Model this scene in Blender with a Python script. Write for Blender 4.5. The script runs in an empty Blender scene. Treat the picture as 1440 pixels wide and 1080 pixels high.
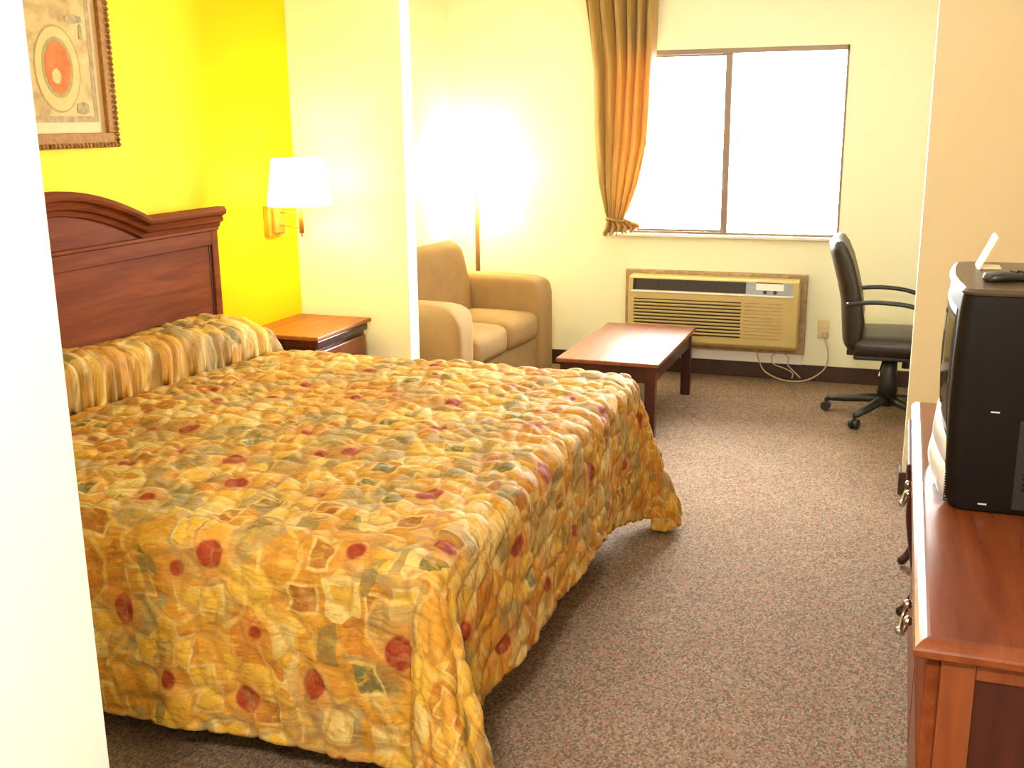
import bpy, bmesh, math, random
import numpy as np
from mathutils import Vector, Matrix
random.seed(7); rng = np.random.RandomState(11)
S = bpy.context.scene
COL = S.collection
PI = math.pi
# ------------------------------------------------------------------ helpers
def link(name, me, mat=None, parent=None, smooth=False):
    o = bpy.data.objects.new(name, me); COL.objects.link(o)
    if mat: me.materials.append(mat)
    if smooth:
        for p in me.polygons: p.use_smooth = True
    if parent: o.parent = parent
    return o
def from_bm(name, bm, mat=None, parent=None, smooth=False):
    bmesh.ops.recalc_face_normals(bm, faces=bm.faces[:])
    me = bpy.data.meshes.new(name); bm.to_mesh(me); bm.free()
    return link(name, me, mat, parent, smooth)
def thing(name, label, cat, loc=(0,0,0), rz=0, group=None):
    o = bpy.data.objects.new(name, None); COL.objects.link(o)
    o.location = loc; o.rotation_euler = (0,0,rz); o.empty_display_size = .05
    o['label'] = label; o['category'] = cat
    if group: o['group'] = group
    return o
def tag(o, label, cat, group=None):
    o['label'] = label; o['category'] = cat
    if group: o['group'] = group
    return o
def struct(o): o['kind'] = 'structure'; return o
def bbox(bm, x0, x1, y0, y1, z0, z1, M=None):
    vs = [bm.verts.new((x,y,z)) for x in (x0,x1) for y in (y0,y1) for z in (z0,z1)]
    for f in ((0,1,3,2),(4,6,7,5),(0,4,5,1),(2,3,7,6),(0,2,6,4),(1,5,7,3)):
        bm.faces.new([vs[i] for i in f])
    if M: bmesh.ops.transform(bm, matrix=M, verts=vs)
    return vs
def bev(o, w, seg=2, angle=35):
    m = o.modifiers.new('bevel','BEVEL'); m.width = w; m.segments = seg
    m.limit_method = 'ANGLE'; m.angle_limit = math.radians(angle)
    for p in o.data.polygons: p.use_smooth = True
    try:
        m.harden_normals = True
    except Exception: pass
    return o
def box(name, x0, x1, y0, y1, z0, z1, mat, parent=None, b=0, seg=2):
    bm = bmesh.new(); bbox(bm, x0, x1, y0, y1, z0, z1)
    o = from_bm(name, bm, mat, parent)
    if b: bev(o, b, seg)
    return o
def boxes(name, lst, mat, parent=None, b=0, seg=2):
    bm = bmesh.new()
    for l in lst: bbox(bm, *l)
    o = from_bm(name, bm, mat, parent)
    if b: bev(o, b, seg)
    return o
def lathe(bm, prof, n=32, c=(0,0,0), cap=True):
    rings = []
    for r, z in prof:
        rings.append([bm.verts.new((c[0]+r*math.cos(2*PI*i/n), c[1]+r*math.sin(2*PI*i/n), c[2]+z)) for i in range(n)])
    for a, b_ in zip(rings, rings[1:]):
        for i in range(n): bm.faces.new((a[i], a[(i+1)%n], b_[(i+1)%n], b_[i]))
    if cap:
        bm.faces.new(rings[0][::-1]); bm.faces.new(rings[-1])
def tube(bm, pts, r, n=10, cap=True, sq=None):
    """swept tube; r may be a list; sq = (half width, half height) multipliers for an oval section"""
    pts = [Vector(p) for p in pts]; rings = []
    up = Vector((0,0,1)); prev = None
    for i, p in enumerate(pts):
        t = (pts[min(i+1,len(pts)-1)] - pts[max(i-1,0)]).normalized()
        if prev is None:
            a = t.cross(up)
            if a.length < 1e-3: a = t.cross(Vector((1,0,0)))
        else: a = prev - t*prev.dot(t)
        a.normalize(); b_ = t.cross(a).normalized(); prev = a
        rr = r[i] if isinstance(r, (list,tuple)) else r
        sx, sy = sq or (1,1)
        rings.append([bm.verts.new(p + a*(math.cos(2*PI*k/n)*rr*sx) + b_*(math.sin(2*PI*k/n)*rr*sy)) for k in range(n)])
    for a, b_ in zip(rings, rings[1:]):
        for k in range(n): bm.faces.new((a[k], a[(k+1)%n], b_[(k+1)%n], b_[k]))
    if cap: bm.faces.new(rings[0][::-1]); bm.faces.new(rings[-1])
def catmull(P, n=8):
    P = [Vector(p) for p in P]; out = []
    Q = [P[0]*2-P[1]] + P + [P[-1]*2-P[-2]]
    for i in range(1, len(Q)-2):
        for k in range(n):
            t = k/n; a,b_,c,d = Q[i-1],Q[i],Q[i+1],Q[i+2]
            out.append(.5*((2*b_)+(c-a)*t+(2*a-5*b_+4*c-d)*t*t+(3*b_-a-3*c+d)*t**3))
    out.append(P[-1]); return out
def tubeobj(name, pts, r, mat, parent=None, n=10, **k):
    bm = bmesh.new(); tube(bm, pts, r, n, **k); return from_bm(name, bm, mat, parent, True)
def latheobj(name, prof, mat, parent=None, n=32, c=(0,0,0), cap=True):
    bm = bmesh.new(); lathe(bm, prof, n, c, cap); return from_bm(name, bm, mat, parent, True)
def prism(name, poly, axis, a0, a1, mat, parent=None, b=0, seg=2):
    """poly in the other two axes (x: (y,z), y: (x,z), z: (x,y)) extruded a0..a1"""
    bm = bmesh.new()
    def P(u, v, a): return {'x':(a,u,v),'y':(u,a,v),'z':(u,v,a)}[axis]
    A = [bm.verts.new(P(u,v,a0)) for u,v in poly]; B = [bm.verts.new(P(u,v,a1)) for u,v in poly]
    n = len(poly)
    for i in range(n): bm.faces.new((A[i],A[(i+1)%n],B[(i+1)%n],B[i]))
    bm.faces.new(A[::-1]); bm.faces.new(B)
    o = from_bm(name, bm, mat, parent)
    if b: bev(o, b, seg)
    return o
def soft(name, x0,x1,y0,y1,z0,z1, r, mat, parent, puff=(0,0,0), n=14, M=None):
    """rounded, slightly puffed upholstery block built as a dense rounded box"""
    c = Vector(((x0+x1)/2,(y0+y1)/2,(z0+z1)/2)); h = Vector(((x1-x0)/2,(y1-y0)/2,(z1-z0)/2))
    bm = bmesh.new(); bmesh.ops.create_cube(bm, size=2)
    bmesh.ops.subdivide_edges(bm, edges=bm.edges[:], cuts=n, use_grid_fill=True)
    for v in bm.verts:
        q = v.co.copy()
        # denser near edges
        q = Vector([math.sin(t*PI/2*.999) if abs(t)<1 else t for t in q])
        p = Vector([q[i]*h[i] for i in range(3)])
        inner = Vector([max(-(h[i]-r), min(h[i]-r, p[i])) for i in range(3)])
        d = p-inner
        if d.length > 1e-6: p = inner + d.normalized()*r if max(abs(q[i]) for i in range(3))>.999 else p
        u = [p[i]/h[i] for i in range(3)]
        for i in range(3):
            j,k = (i+1)%3,(i+2)%3
            p[i] += puff[i]*(1 if u[i]>0 else -1)*abs(u[i])*max(0,1-u[j]**2)*max(0,1-u[k]**2)
        v.co = c+p
    if M: bmesh.ops.transform(bm, matrix=M, verts=bm.verts[:])
    return from_bm(name, bm, mat, parent, True)

# ------------------------------------------------------------------ materials
class NT:
    def __init__(s, name):
        s.m = bpy.data.materials.new(name); s.m.use_nodes = True
        s.t = s.m.node_tree; s.b = s.t.nodes['Principled BSDF']; s.tc = None
    def n(s, typ, **kw):
        nd = s.t.nodes.new(typ)
        for k, v in kw.items():
            if k in nd.inputs: nd.inputs[k].default_value = v
            else: setattr(nd, k, v)
        return nd
    def l(s, a, b_): s.t.links.new(a, b_)
    def obj(s):
        if not s.tc: s.tc = s.n('ShaderNodeTexCoord')
        return s.tc.outputs['Object']
    def ramp(s, fac, stops, interp='LINEAR'):
        r = s.n('ShaderNodeValToRGB'); r.color_ramp.interpolation = interp
        e = r.color_ramp.elements
        while len(e) < len(stops): e.new(.5)
        for i, (p, c) in enumerate(stops):
            e[i].position = p; e[i].color = (*c, 1) if len(c)==3 else c
        s.l(fac, r.inputs[0]); return r.outputs[0]
    def mix(s, fac, a, b_, mode='MIX'):
        m = s.n('ShaderNodeMix', data_type='RGBA', blend_type=mode)
        for sock, v in ((m.inputs[0],fac),(m.inputs[6],a),(m.inputs[7],b_)):
            if hasattr(v,'is_linked') or isinstance(v, bpy.types.NodeSocket): s.l(v, sock)
            else: sock.default_value = v if not isinstance(v,tuple) else (*v,1)
        return m.outputs[2]
    def math(s, op, a, b_=None, clamp=False):
        m = s.n('ShaderNodeMath', operation=op, use_clamp=clamp)
        for i, v in enumerate((a,b_)):
            if v is None: continue
            if isinstance(v, bpy.types.NodeSocket): s.l(v, m.inputs[i])
            else: m.inputs[i].default_value = v
        return m.outputs[0]
    def noise(s, vec, scale, detail=4, rough=.55, dist=0, out='Fac'):
        nd = s.n('ShaderNodeTexNoise'); nd.inputs['Scale'].default_value = scale
        nd.inputs['Detail'].default_value = detail; nd.inputs['Roughness'].default_value = rough
        nd.inputs['Distortion'].default_value = dist
        if vec is not None: s.l(vec, nd.inputs['Vector'])
        return nd.outputs[out]
    def scale(s, vec, sc):
        m = s.n('ShaderNodeMapping'); m.inputs['Scale'].default_value = sc; s.l(vec, m.inputs['Vector']); return m.outputs[0]
    def bump(s, h, strength=.2, dist=.01):
        b_ = s.n('ShaderNodeBump'); b_.inputs['Strength'].default_value = strength; b_.inputs['Distance'].default_value = dist
        s.l(h, b_.inputs['Height']); s.l(b_.outputs[0], s.b.inputs['Normal'])
    def set(s, **k):
        for a, v in k.items(): s.b.inputs[a.replace('_',' ')].default_value = v
        return s
def plain(name, col, rough=.5, metal=0, spec=.5, var=.06, vs=12, bumpk=0, bs=200, sheen=0, coat=0):
    t = NT(name); t.set(Roughness=rough, Metallic=metal); t.b.inputs['Specular IOR Level'].default_value = spec
    f = t.noise(t.obj(), vs, 4)
    d = tuple(max(0,c*(1-var)) for c in col); u = tuple(min(1,c*(1+var)) for c in col)
    t.l(t.ramp(f, [(.3,d),(.7,u)]), t.b.inputs['Base Color'])
    if bumpk: t.bump(t.noise(t.obj(), bs, 3), bumpk, .004)
    if sheen: t.b.inputs['Sheen Weight'].default_value = sheen; t.b.inputs['Sheen Roughness'].default_value=.4
    if coat: t.b.inputs['Coat Weight'].default_value = coat; t.b.inputs['Coat Roughness'].default_value=.12
    return t.m
def wallpaint(name, col, rough=.42, spec=.4):
    t = NT(name); t.set(Roughness=rough); t.b.inputs['Specular IOR Level'].default_value = spec
    f = t.noise(t.obj(), 1.7, 3)
    t.l(t.ramp(f, [(.3,tuple(c*.97 for c in col)),(.7,col)]), t.b.inputs['Base Color'])
    t.bump(t.noise(t.obj(), 160, 4), .12, .003)
    return t.m
def wood(name, dark, mid, light, axis=1, rough=.32, coat=.12):
    t = NT(name); t.set(Roughness=rough); t.b.inputs['Specular IOR Level'].default_value = .35
    sc = [14,14,14]; sc[axis] = 1.2
    v = t.scale(t.obj(), tuple(sc))
    f = t.noise(v, 1.6, 6, .55, .7)
    f2 = t.noise(v, 14, 4, .6)
    g = t.math('ADD', t.math('MULTIPLY', f, .85), t.math('MULTIPLY', f2, .15))
    t.l(t.ramp(g, [(.33,dark),(.5,mid),(.68,light)]), t.b.inputs['Base Color'])
    t.b.inputs['Coat Weight'].default_value = coat; t.b.inputs['Coat Roughness'].default_value = .12
    return t.m
def emit(name, col, st, base=(.9,.85,.75)):
    t = NT(name); t.b.inputs['Base Color'].default_value = (*base,1)
    t.b.inputs['Emission Color'].default_value = (*col,1); t.b.inputs['Emission Strength'].default_value = st
    return t.m

M = {}
M['cream_wall'] = wallpaint('cream_wall_paint', (.86,.84,.62), .55)
M['accent_wall'] = wallpaint('gold_accent_wall_paint', (.86,.69,.012), .6, .10)
M['peach_wall'] = wallpaint('peach_wall_paint', (.80,.67,.44), .6)
M['white_wall'] = wallpaint('white_wall_paint', (.86,.86,.85))
M['ceiling'] = wallpaint('ceiling_paint', (.82,.80,.74), .8)
CH = ((.115,.026,.008),(.165,.040,.011),(.21,.055,.015))
M['cherry_y'] = wood('cherry_wood_y', *CH, axis=1, rough=.5, coat=0)
M['cherry_y'].node_tree.nodes['Principled BSDF'].inputs['Specular IOR Level'].default_value=.03
M['cherry_x'] = wood('cherry_wood_x', *CH, axis=0)
M['cherry_z'] = wood('cherry_wood_z', *CH, axis=2)
M['cherry_top'] = wood('cherry_table_top', (.12,.026,.007),(.16,.038,.010),(.20,.052,.014), axis=1, rough=.26)
M['cherry_dark'] = wood('dark_cherry_wood', (.030,.006,.004),(.045,.009,.005),(.065,.014,.007), axis=2, rough=.35, coat=.2)
M['table_top'] = wood('coffee_table_top_wood', (.17,.040,.016),(.22,.060,.022),(.27,.080,.03), axis=1, rough=.36, coat=.5)
M['table_top'].node_tree.nodes['Principled BSDF'].inputs['Coat Roughness'].default_value=.22
M['night_top'] = wood('nightstand_top_wood', (.22,.065,.012),(.30,.095,.018),(.38,.13,.025), axis=1, rough=.4, coat=0)
M['base'] = plain('brown_vinyl_baseboard', (.05,.022,.014), .45, var=.2)
M['brass'] = plain('brushed_brass', (.46,.20,.03), .4, .3, var=.05, spec=.3)
M['pole'] = plain('bronze_lamp_pole', (.24,.115,.03), .4, .2, var=.1)
M['black_plastic'] = plain('black_plastic', (.018,.016,.015), .38, bumpk=.05)
M['tv_plastic'] = plain('dark_grey_television_plastic', (.006,.003,.002), .55, spec=.15, var=.1, bumpk=.05, bs=500)
M['tv_top'] = plain('brown_grey_television_top', (.07,.045,.025), .3, var=.06)
M['tv_vent'] = plain('grey_vent_plastic', (.018,.014,.012), .6, spec=.3)
M['silver'] = plain('silver_plastic', (.72,.72,.74), .28, .3, var=.03)
M['glass_dark'] = plain('television_glass', (.02,.02,.022), .08, spec=.8, var=.02)
M['leather'] = plain('dark_brown_leather', (.020,.012,.009), .36, var=.15, bumpk=.25, bs=120)
M['alum'] = plain('bronze_aluminium', (.27,.19,.14), .45, .3, var=.05)
M['sill'] = plain('white_sill_paint', (.80,.78,.74), .5)
M['ptac'] = plain('almond_plastic', (.56,.425,.17), .5, var=.03, spec=.2)
M['ptac_dark'] = plain('dark_grille_plastic', (.03,.02,.018), .6)
M['ptac_panel'] = plain('blue_grey_control_panel', (.30,.34,.36), .4)
M['white_plastic'] = plain('white_plastic', (.82,.80,.75), .4, var=.02)
M['cord'] = plain('beige_power_cord', (.55,.42,.24), .5)
M['outlet'] = plain('ivory_outlet', (.72,.60,.34), .4, var=.02)
M['card'] = plain('white_card', (.85,.84,.78), .6, var=.02)
M['chrome'] = plain('pewter_metal', (.45,.42,.38), .22, 1, var=.08)
M['mat_board'] = plain('cream_mat_board', (.74,.56,.32), .9, var=.03, spec=.1)
M['gilt'] = plain('gilt_frame', (.36,.18,.05), .7, .0, spec=.15, var=.25, vs=60)
M['gilt_dark'] = plain('antique_gilt_ornament', (.34,.17,.045), .7, .0, spec=.15, var=.7, vs=90)

def m_sofa(name, col):
    t = NT(name); t.set(Roughness=.85)
    a = t.noise(t.obj(), 9, 5, .6); b_ = t.noise(t.obj(), 260, 2)
    f = t.math('ADD', t.math('MULTIPLY', a, .6), t.math('MULTIPLY', b_, .4))
    t.l(t.ramp(f, [(.3,tuple(c*.82 for c in col)),(.7,tuple(c*1.1 for c in col))]), t.b.inputs['Base Color'])
    t.bump(b_, .25, .002); t.b.inputs['Specular IOR Level'].default_value=.2
    return t.m
M['sofa'] = m_sofa('tan_microsuede', (.40,.245,.10))

def m_carpet():
    t = NT('brown_berber_carpet'); t.set(Roughness=.95); t.b.inputs['Specular IOR Level'].default_value=.15
    o = t.obj()
    w = t.n('ShaderNodeVectorMath', operation='MULTIPLY_ADD')
    t.l(t.noise(o, 60, 2, out='Color'), w.inputs[0]); w.inputs[1].default_value=(.006,.006,0); t.l(o, w.inputs[2])
    rot = t.n('ShaderNodeMapping'); rot.inputs['Rotation'].default_value=(0,0,.12); rot.inputs['Scale'].default_value=(1,.75,1); t.l(w.outputs[0], rot.inputs['Vector'])
    v = t.n('ShaderNodeTexVoronoi'); v.inputs['Scale'].default_value=165; v.inputs['Randomness'].default_value=.3; t.l(rot.outputs[0], v.inputs['Vector'])
    sep = t.n('ShaderNodeSeparateColor'); t.l(v.outputs['Color'], sep.inputs[0])
    c = t.ramp(sep.outputs[0], [(0,(.17,.115,.075)),(.22,(.24,.165,.108)),(.5,(.30,.205,.135)),(.80,(.36,.26,.175)),(.93,(.38,.14,.08))], 'CONSTANT')
    pit = t.ramp(v.outputs['Distance'], [(.25,(1,1,1)),(.75,(.5,.47,.45))])
    c2 = t.mix(.8, c, pit, 'MULTIPLY')
    big = t.ramp(t.noise(o, 3.5, 4), [(.3,(.88,.87,.86)),(.7,(1,1,1))])
    t.l(t.mix(1.0, c2, big, 'MULTIPLY'), t.b.inputs['Base Color'])
    inv = t.math('SUBTRACT', 1, v.outputs['Distance'])
    t.bump(inv, .6, .004)
    return t.m
M['carpet'] = m_carpet()

def m_quilt():
    t = NT('quilted_bedspread_print'); t.set(Roughness=.75); t.b.inputs['Specular IOR Level'].default_value=.2
    uv = t.n('ShaderNodeUVMap'); uv.uv_map='fabric'; u = uv.outputs[0]
    w = t.n('ShaderNodeVectorMath', operation='MULTIPLY_ADD')
    sub = t.n('ShaderNodeVectorMath', operation='SUBTRACT'); sub.inputs[1].default_value=(.5,.5,.5)
    t.l(t.noise(u, 7, 2, out='Color'), sub.inputs[0]); t.l(sub.outputs[0], w.inputs[0]); w.inputs[1].default_value=(.075,.075,0); t.l(u, w.inputs[2])
    wv = w.outputs[0]
    def vor(vec, sc, rnd, feat='F1', metric='EUCLIDEAN'):
        v = t.n('ShaderNodeTexVoronoi', voronoi_dimensions='2D', feature=feat)
        if feat!='DISTANCE_TO_EDGE': v.distance = metric
        v.inputs['Scale'].default_value=sc; v.inputs['Randomness'].default_value=rnd; t.l(vec, v.inputs['Vector']); return v
    def chan(v, k):
        s_ = t.n('ShaderNodeSeparateColor'); t.l(v.outputs['Color'], s_.inputs[0]); return s_.outputs[k]
    gold=(.47,.22,.024); orange=(.42,.155,.014); cream=(.56,.41,.14); khaki=(.31,.225,.085); tan=(.36,.22,.06); sage=(.14,.13,.042); yel=(.56,.33,.038); rust=(.30,.11,.016)
    va = vor(wv, 9.5, .85, metric='CHEBYCHEV')
    base = t.ramp(chan(va,0), [(0,gold),(.20,yel),(.32,tan),(.44,orange),(.56,khaki),(.72,gold),(.86,cream)], 'CONSTANT')
    # nested inner patch of each block
    inner = t.ramp(chan(va,1), [(0,yel),(.2,gold),(.4,cream),(.6,rust),(.72,yel),(.88,sage)], 'CONSTANT')
    im = t.ramp(va.outputs['Distance'], [(.26,(1,1,1)),(.30,(0,0,0))])
    sel = t.math('GREATER_THAN', chan(va,2), .42)
    c = t.mix(t.math('MULTIPLY', im, sel), base, inner)
    # pale brushed outline around the inner patch
    ol = t.ramp(va.outputs['Distance'], [(.27,(0,0,0)),(.30,(1,1,1)),(.34,(1,1,1)),(.38,(0,0,0))])
    c = t.mix(t.math('MULTIPLY', t.math('MULTIPLY', ol, sel), .85), c, cream)
    # sweeping arcs and second overlapping patches
    vb = vor(wv, 5.2, 1.0)
    arcs = t.ramp(vb.outputs['Distance'], [(.40,(0,0,0)),(.425,(1,1,1)),(.46,(1,1,1)),(.485,(0,0,0))])
    c = t.mix(t.math('MULTIPLY', arcs, .6), c, (.60,.40,.11))
    c = t.mix(t.math('MULTIPLY', t.math('GREATER_THAN', chan(vb,0), .80), t.math('MULTIPLY', t.ramp(vb.outputs['Distance'], [(.40,(1,1,1)),(.43,(0,0,0))]), .75)), c, khaki)
    # sage leaf shapes
    sk = t.n('ShaderNodeMapping'); sk.inputs['Rotation'].default_value=(0,0,.7); sk.inputs['Scale'].default_value=(1,.6,1); t.l(wv, sk.inputs['Vector'])
    vc = vor(sk.outputs[0], 12, 1.0, metric='MANHATTAN')
    gm = t.math('MULTIPLY', t.math('GREATER_THAN', chan(vc,1), .85), t.ramp(vc.outputs['Distance'], [(.42,(1,1,1)),(.45,(0,0,0))]))
    c = t.mix(t.math('MULTIPLY', gm, .7), c, sage)
    tn = t.noise(u, 38, 5, .7)
    c = t.mix(t.math('MULTIPLY', t.ramp(tn, [(.50,(0,0,0)),(.62,(1,1,1))]), .45), c, orange)
    tn2 = t.noise(t.scale(wv, (1,2.2,1)), 21, 4, .6, .8)
    c = t.mix(t.math('MULTIPLY', t.ramp(tn2, [(.55,(0,0,0)),(.60,(1,1,1))]), .5), c, yel)
    # red medallions (signed distance stored on the cloth)
    at = t.n('ShaderNodeAttribute'); at.attribute_name='dot_distance'
    d = at.outputs['Fac']
    halo = t.ramp(d, [(.52,(1,1,1)),(.535,(1,1,1)),(.60,(0,0,0))])
    c = t.mix(t.math('MULTIPLY', halo, .6), c, (.47,.19,.03))
    rd = t.ramp(d, [(.493,(1,1,1)),(.507,(0,0,0))])
    redc = t.ramp(t.noise(u, 30, 4), [(.35,(.22,.028,.008)),(.65,(.33,.055,.014))])
    c = t.mix(rd, c, redc)
    # brush strokes
    st = t.n('ShaderNodeMapping'); st.inputs['Rotation'].default_value=(0,0,.5); st.inputs['Scale'].default_value=(1,6,1); t.l(wv, st.inputs['Vector'])
    br = t.ramp(t.noise(st.outputs[0], 16, 6, .65, .6), [(.34,(.62,.50,.36)),(.5,(1,1,1)),(.66,(1,1,1)),(.8,(1.0,1.0,1.0))])
    c = t.mix(.75, c, br, 'MULTIPLY')
    stn = t.ramp(t.noise(u, 26, 5, .65), [(.52,(0,0,0)),(.70,(1,1,1))])
    c = t.mix(t.math('MULTIPLY', stn, .3), c, cream)
    # stitched quilting lines
    q = t.n('ShaderNodeAttribute'); q.attribute_name='quilt_line'
    ql = t.ramp(q.outputs['Fac'], [(0,(1,1,1)),(.13,(0,0,0))])
    c = t.mix(t.math('MULTIPLY', ql, .6), c, (.30,.15,.04))
    t.l(c, t.b.inputs['Base Color'])
    t.bump(t.noise(u, 45, 5, .6), .5, .008)
    return t.m
M['quilt'] = m_quilt()

def m_curtain():
    t = NT('gold_satin_curtain'); t.set(Roughness=.45)
    f = t.noise(t.scale(t.obj(), (30,30,2)), 3, 5)
    t.l(t.ramp(f, [(.3,(.36,.215,.045)),(.7,(.50,.31,.07))]), t.b.inputs['Base Color'])
    t.b.inputs['Sheen Weight'].default_value=.4
    tr = t.n('ShaderNodeBsdfTranslucent'); tr.inputs[0].default_value=(.60,.30,.06,1)
    mx = t.n('ShaderNodeMixShader'); mx.inputs[0].default_value=.22
    out = t.t.nodes['Material Output']
    t.l(t.b.outputs[0], mx.inputs[1]); t.l(tr.outputs[0], mx.inputs[2]); t.l(mx.outputs[0], out.inputs[0])
    return t.m
M['curtain'] = m_curtain()
def m_glass():
    t = NT('window_glass'); t.set(Roughness=.02)
    g = t.n('ShaderNodeBsdfTransparent'); g.inputs[0].default_value=(.97,.98,.97,1)
    gl = t.n('ShaderNodeBsdfGlossy'); gl.inputs['Roughness'].default_value=.02
    fr = t.n('ShaderNodeFresnel'); fr.inputs[0].default_value=1.45
    mx = t.n('ShaderNodeMixShader'); t.l(fr.outputs[0], mx.inputs[0]); t.l(g.outputs[0], mx.inputs[1]); t.l(gl.outputs[0], mx.inputs[2])
    t.l(mx.outputs[0], t.t.nodes['Material Output'].inputs[0]); return t.m
M['glass'] = m_glass()
def m_sleeve():
    t = NT('mottled_tan_sleeve'); t.set(Roughness=.7)
    f = t.noise(t.obj(), 26, 6, .7)
    t.l(t.ramp(f, [(.3,(.26,.16,.08)),(.7,(.52,.36,.19))]), t.b.inputs['Base Color']); return t.m
M['sleeve'] = m_sleeve()
def m_print():
    # old chart style print: pale parchment with grey-brown washes
    t = NT('parchment_print'); t.set(Roughness=.8); t.b.inputs['Specular IOR Level'].default_value=.15
    f = t.noise(t.obj(), 9, 6, .65, .5)
    a = t.ramp(f, [(.35,(.38,.26,.11)),(.5,(.56,.40,.16)),(.65,(.64,.47,.21))])
    t.l(a, t.b.inputs['Base Color']); return t.m
M['print'] = m_print()
M['print_border'] = plain('grey_print_border', (.40,.29,.15), .8, var=.25, vs=30, spec=.1)
M['print_ring'] = plain('pale_print_ring', (.64,.46,.18), .8, var=.08, spec=.1)
M['print_ring2'] = plain('olive_print_ring', (.40,.29,.12), .8, var=.15, vs=30, spec=.1)
M['print_red'] = plain('orange_red_print_oval', (.56,.17,.05), .8, var=.25, vs=18, spec=.1)
M['print_grey'] = plain('grey_print_vignette', (.36,.28,.14), .8, var=.3, vs=40, spec=.1)
# ------------------------------------------------------------------ room shell
L = -2.85; D = 6.728; PY = 4.72; PB = 4.83; ZC = 2.45; XR = 0.66
def pane(name, x0,x1,y0,y1,z0,z1, mat): return struct(box(name, x0,x1,y0,y1,z0,z1, M[mat]))
pane('floor', L-.12, 2.0, -1.6, D+.15, -.1, 0, 'carpet')
pane('ceiling', L-.12, 2.0, -1.6, D+.15, ZC, ZC+.1, 'ceiling')
struct(box('wall_left', L-.12, L, 1.2, PY, 0, ZC, M['accent_wall']))
struct(box('wall_left_alcove', L-.12, L, PY, D, 0, ZC, M['cream_wall']))
struct(box('wall_left_partition', L, -2.245, PY, PB, 0, ZC, M['cream_wall'], b=.006))
struct(box('wall_right_partition', .080, 2.0, PY, PB, 0, ZC, M['peach_wall']))
struct(box('wall_right', XR, XR+.12, -1.5, PY, 0, ZC, M['peach_wall']))
struct(box('wall_right_alcove', 1.9, 2.0, PB, D, 0, ZC, M['cream_wall']))
struct(box('wall_entry_left', -1.34, -1.218, -1.5, 1.3, 0, ZC, M['white_wall']))
struct(box('wall_entry_back', L, -1.34, 1.18, 1.3, 0, ZC, M['cream_wall']))
struct(box('wall_rear', -1.34, XR+.12, -1.6, -1.5, 0, ZC, M['white_wall']))
# far wall with the window opening
WX0, WX1, WZ0, WZ1 = -1.735, -.348, .893, 2.0
struct(boxes('wall_far', [(L-.12,WX0,D,D+.15,0,ZC),(WX1,2.0,D,D+.15,0,ZC),(WX0,WX1,D,D+.15,0,WZ0),(WX0,WX1,D,D+.15,WZ1,ZC)], M['cream_wall']))
bh = .1
struct(box('baseboard_far', L, 1.9, D-.012, D, 0, bh, M['base'], b=.003))
struct(box('baseboard_left_alcove', L, L+.012, PB, D-.012, 0, bh, M['base'], b=.003))
struct(box('baseboard_left', L, L+.012, 1.3, PY, 0, bh, M['base'], b=.003))
struct(box('baseboard_left_partition', L+.012, -2.245, PY-.012, PY, 0, bh, M['base'], b=.003))
struct(boxes('baseboard_right_partition', [(.068,XR,PY-.012,PY,0,bh),(.068,.080,PY,PB,0,bh),(.068,1.9,PB,PB+.012,0,bh)], M['base'], b=.003))
struct(box('baseboard_right', XR-.012, XR, -1.5, PY-.012, 0, bh, M['base'], b=.003))
struct(box('baseboard_entry', -1.218, -1.206, -1.5, 1.3, 0, bh, M['base'], b=.003))
# window: bronze aluminium slider, fixed right pane, left sash
win = struct(boxes('window_1', [(WX0,WX1,D-.004,D+.05,WZ1-.030,WZ1),(WX0,WX1,D-.004,D+.05,WZ0,WZ0+.014),(WX0,WX0+.016,D-.004,D+.05,WZ0,WZ1),(WX1-.014,WX1,D-.004,D+.05,WZ0,WZ1)], M['alum'], b=.003))
boxes('window_mullion', [(-1.056,-1.014,D-.002,D+.045,WZ0+.014,WZ1-.030)], M['alum'], win, b=.003)
boxes('sash_frame', [(WX0+.016,-1.056,D+.016,D+.036,WZ1-.042,WZ1-.030),(WX0+.016,-1.056,D+.016,D+.036,WZ0+.014,WZ0+.026),(WX0+.016,WX0+.03,D+.016,D+.036,WZ0+.026,WZ1-.042)], M['alum'], win, b=.002)
box('window_pane', WX0+.03, -1.052, D+.024, D+.028, WZ0+.02, WZ1-.036, M['glass'], win)
box('window_pane', -1.018, WX1-.01, D+.034, D+.038, WZ0+.01, WZ1-.026, M['glass'], win)
struct(boxes('trim_1', [(WX0-.03,WX1+.01,D-.035,D+.0,WZ0-.022,WZ0-.002)], M['sill'], b=.005))

# ------------------------------------------------------------------ bed
bed = thing('bed', 'king bed with an arched cherry-brown wooden headboard, against the yellow wall', 'bed', (-1.85,3.0,0))
def rel(o, root):   # keep world-space mesh under a root Empty
    o.parent = root; o.matrix_parent_inverse = Matrix.LocRotScale(root.location, root.rotation_euler, None).inverted(); return o
HC = 3.0; HW = .955
def htop(t):
    a = abs(t)
    return 1.238 if a > .47 else 1.240+.122*(1-(a/.47)**1.75)
ys = [-HW+2*HW*i/120 for i in range(121)]
poly = [(HC-HW,.25)] + [(HC+t, htop(t)-.01) for t in ys] + [(HC+HW,.25)]
hb = rel(prism('headboard', poly, 'x', L+.005, L+.055, M['cherry_y']), bed)
hc = (-1.85,3.0,0)
def hpart(fn):  # sub-part of the headboard, world-space mesh
    o = fn; o.parent = hb; o.matrix_parent_inverse = Matrix.Translation(Vector(hc)).inverted(); hb_world = hb; 
    o.matrix_parent_inverse = Matrix.Identity(4); return o
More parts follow.
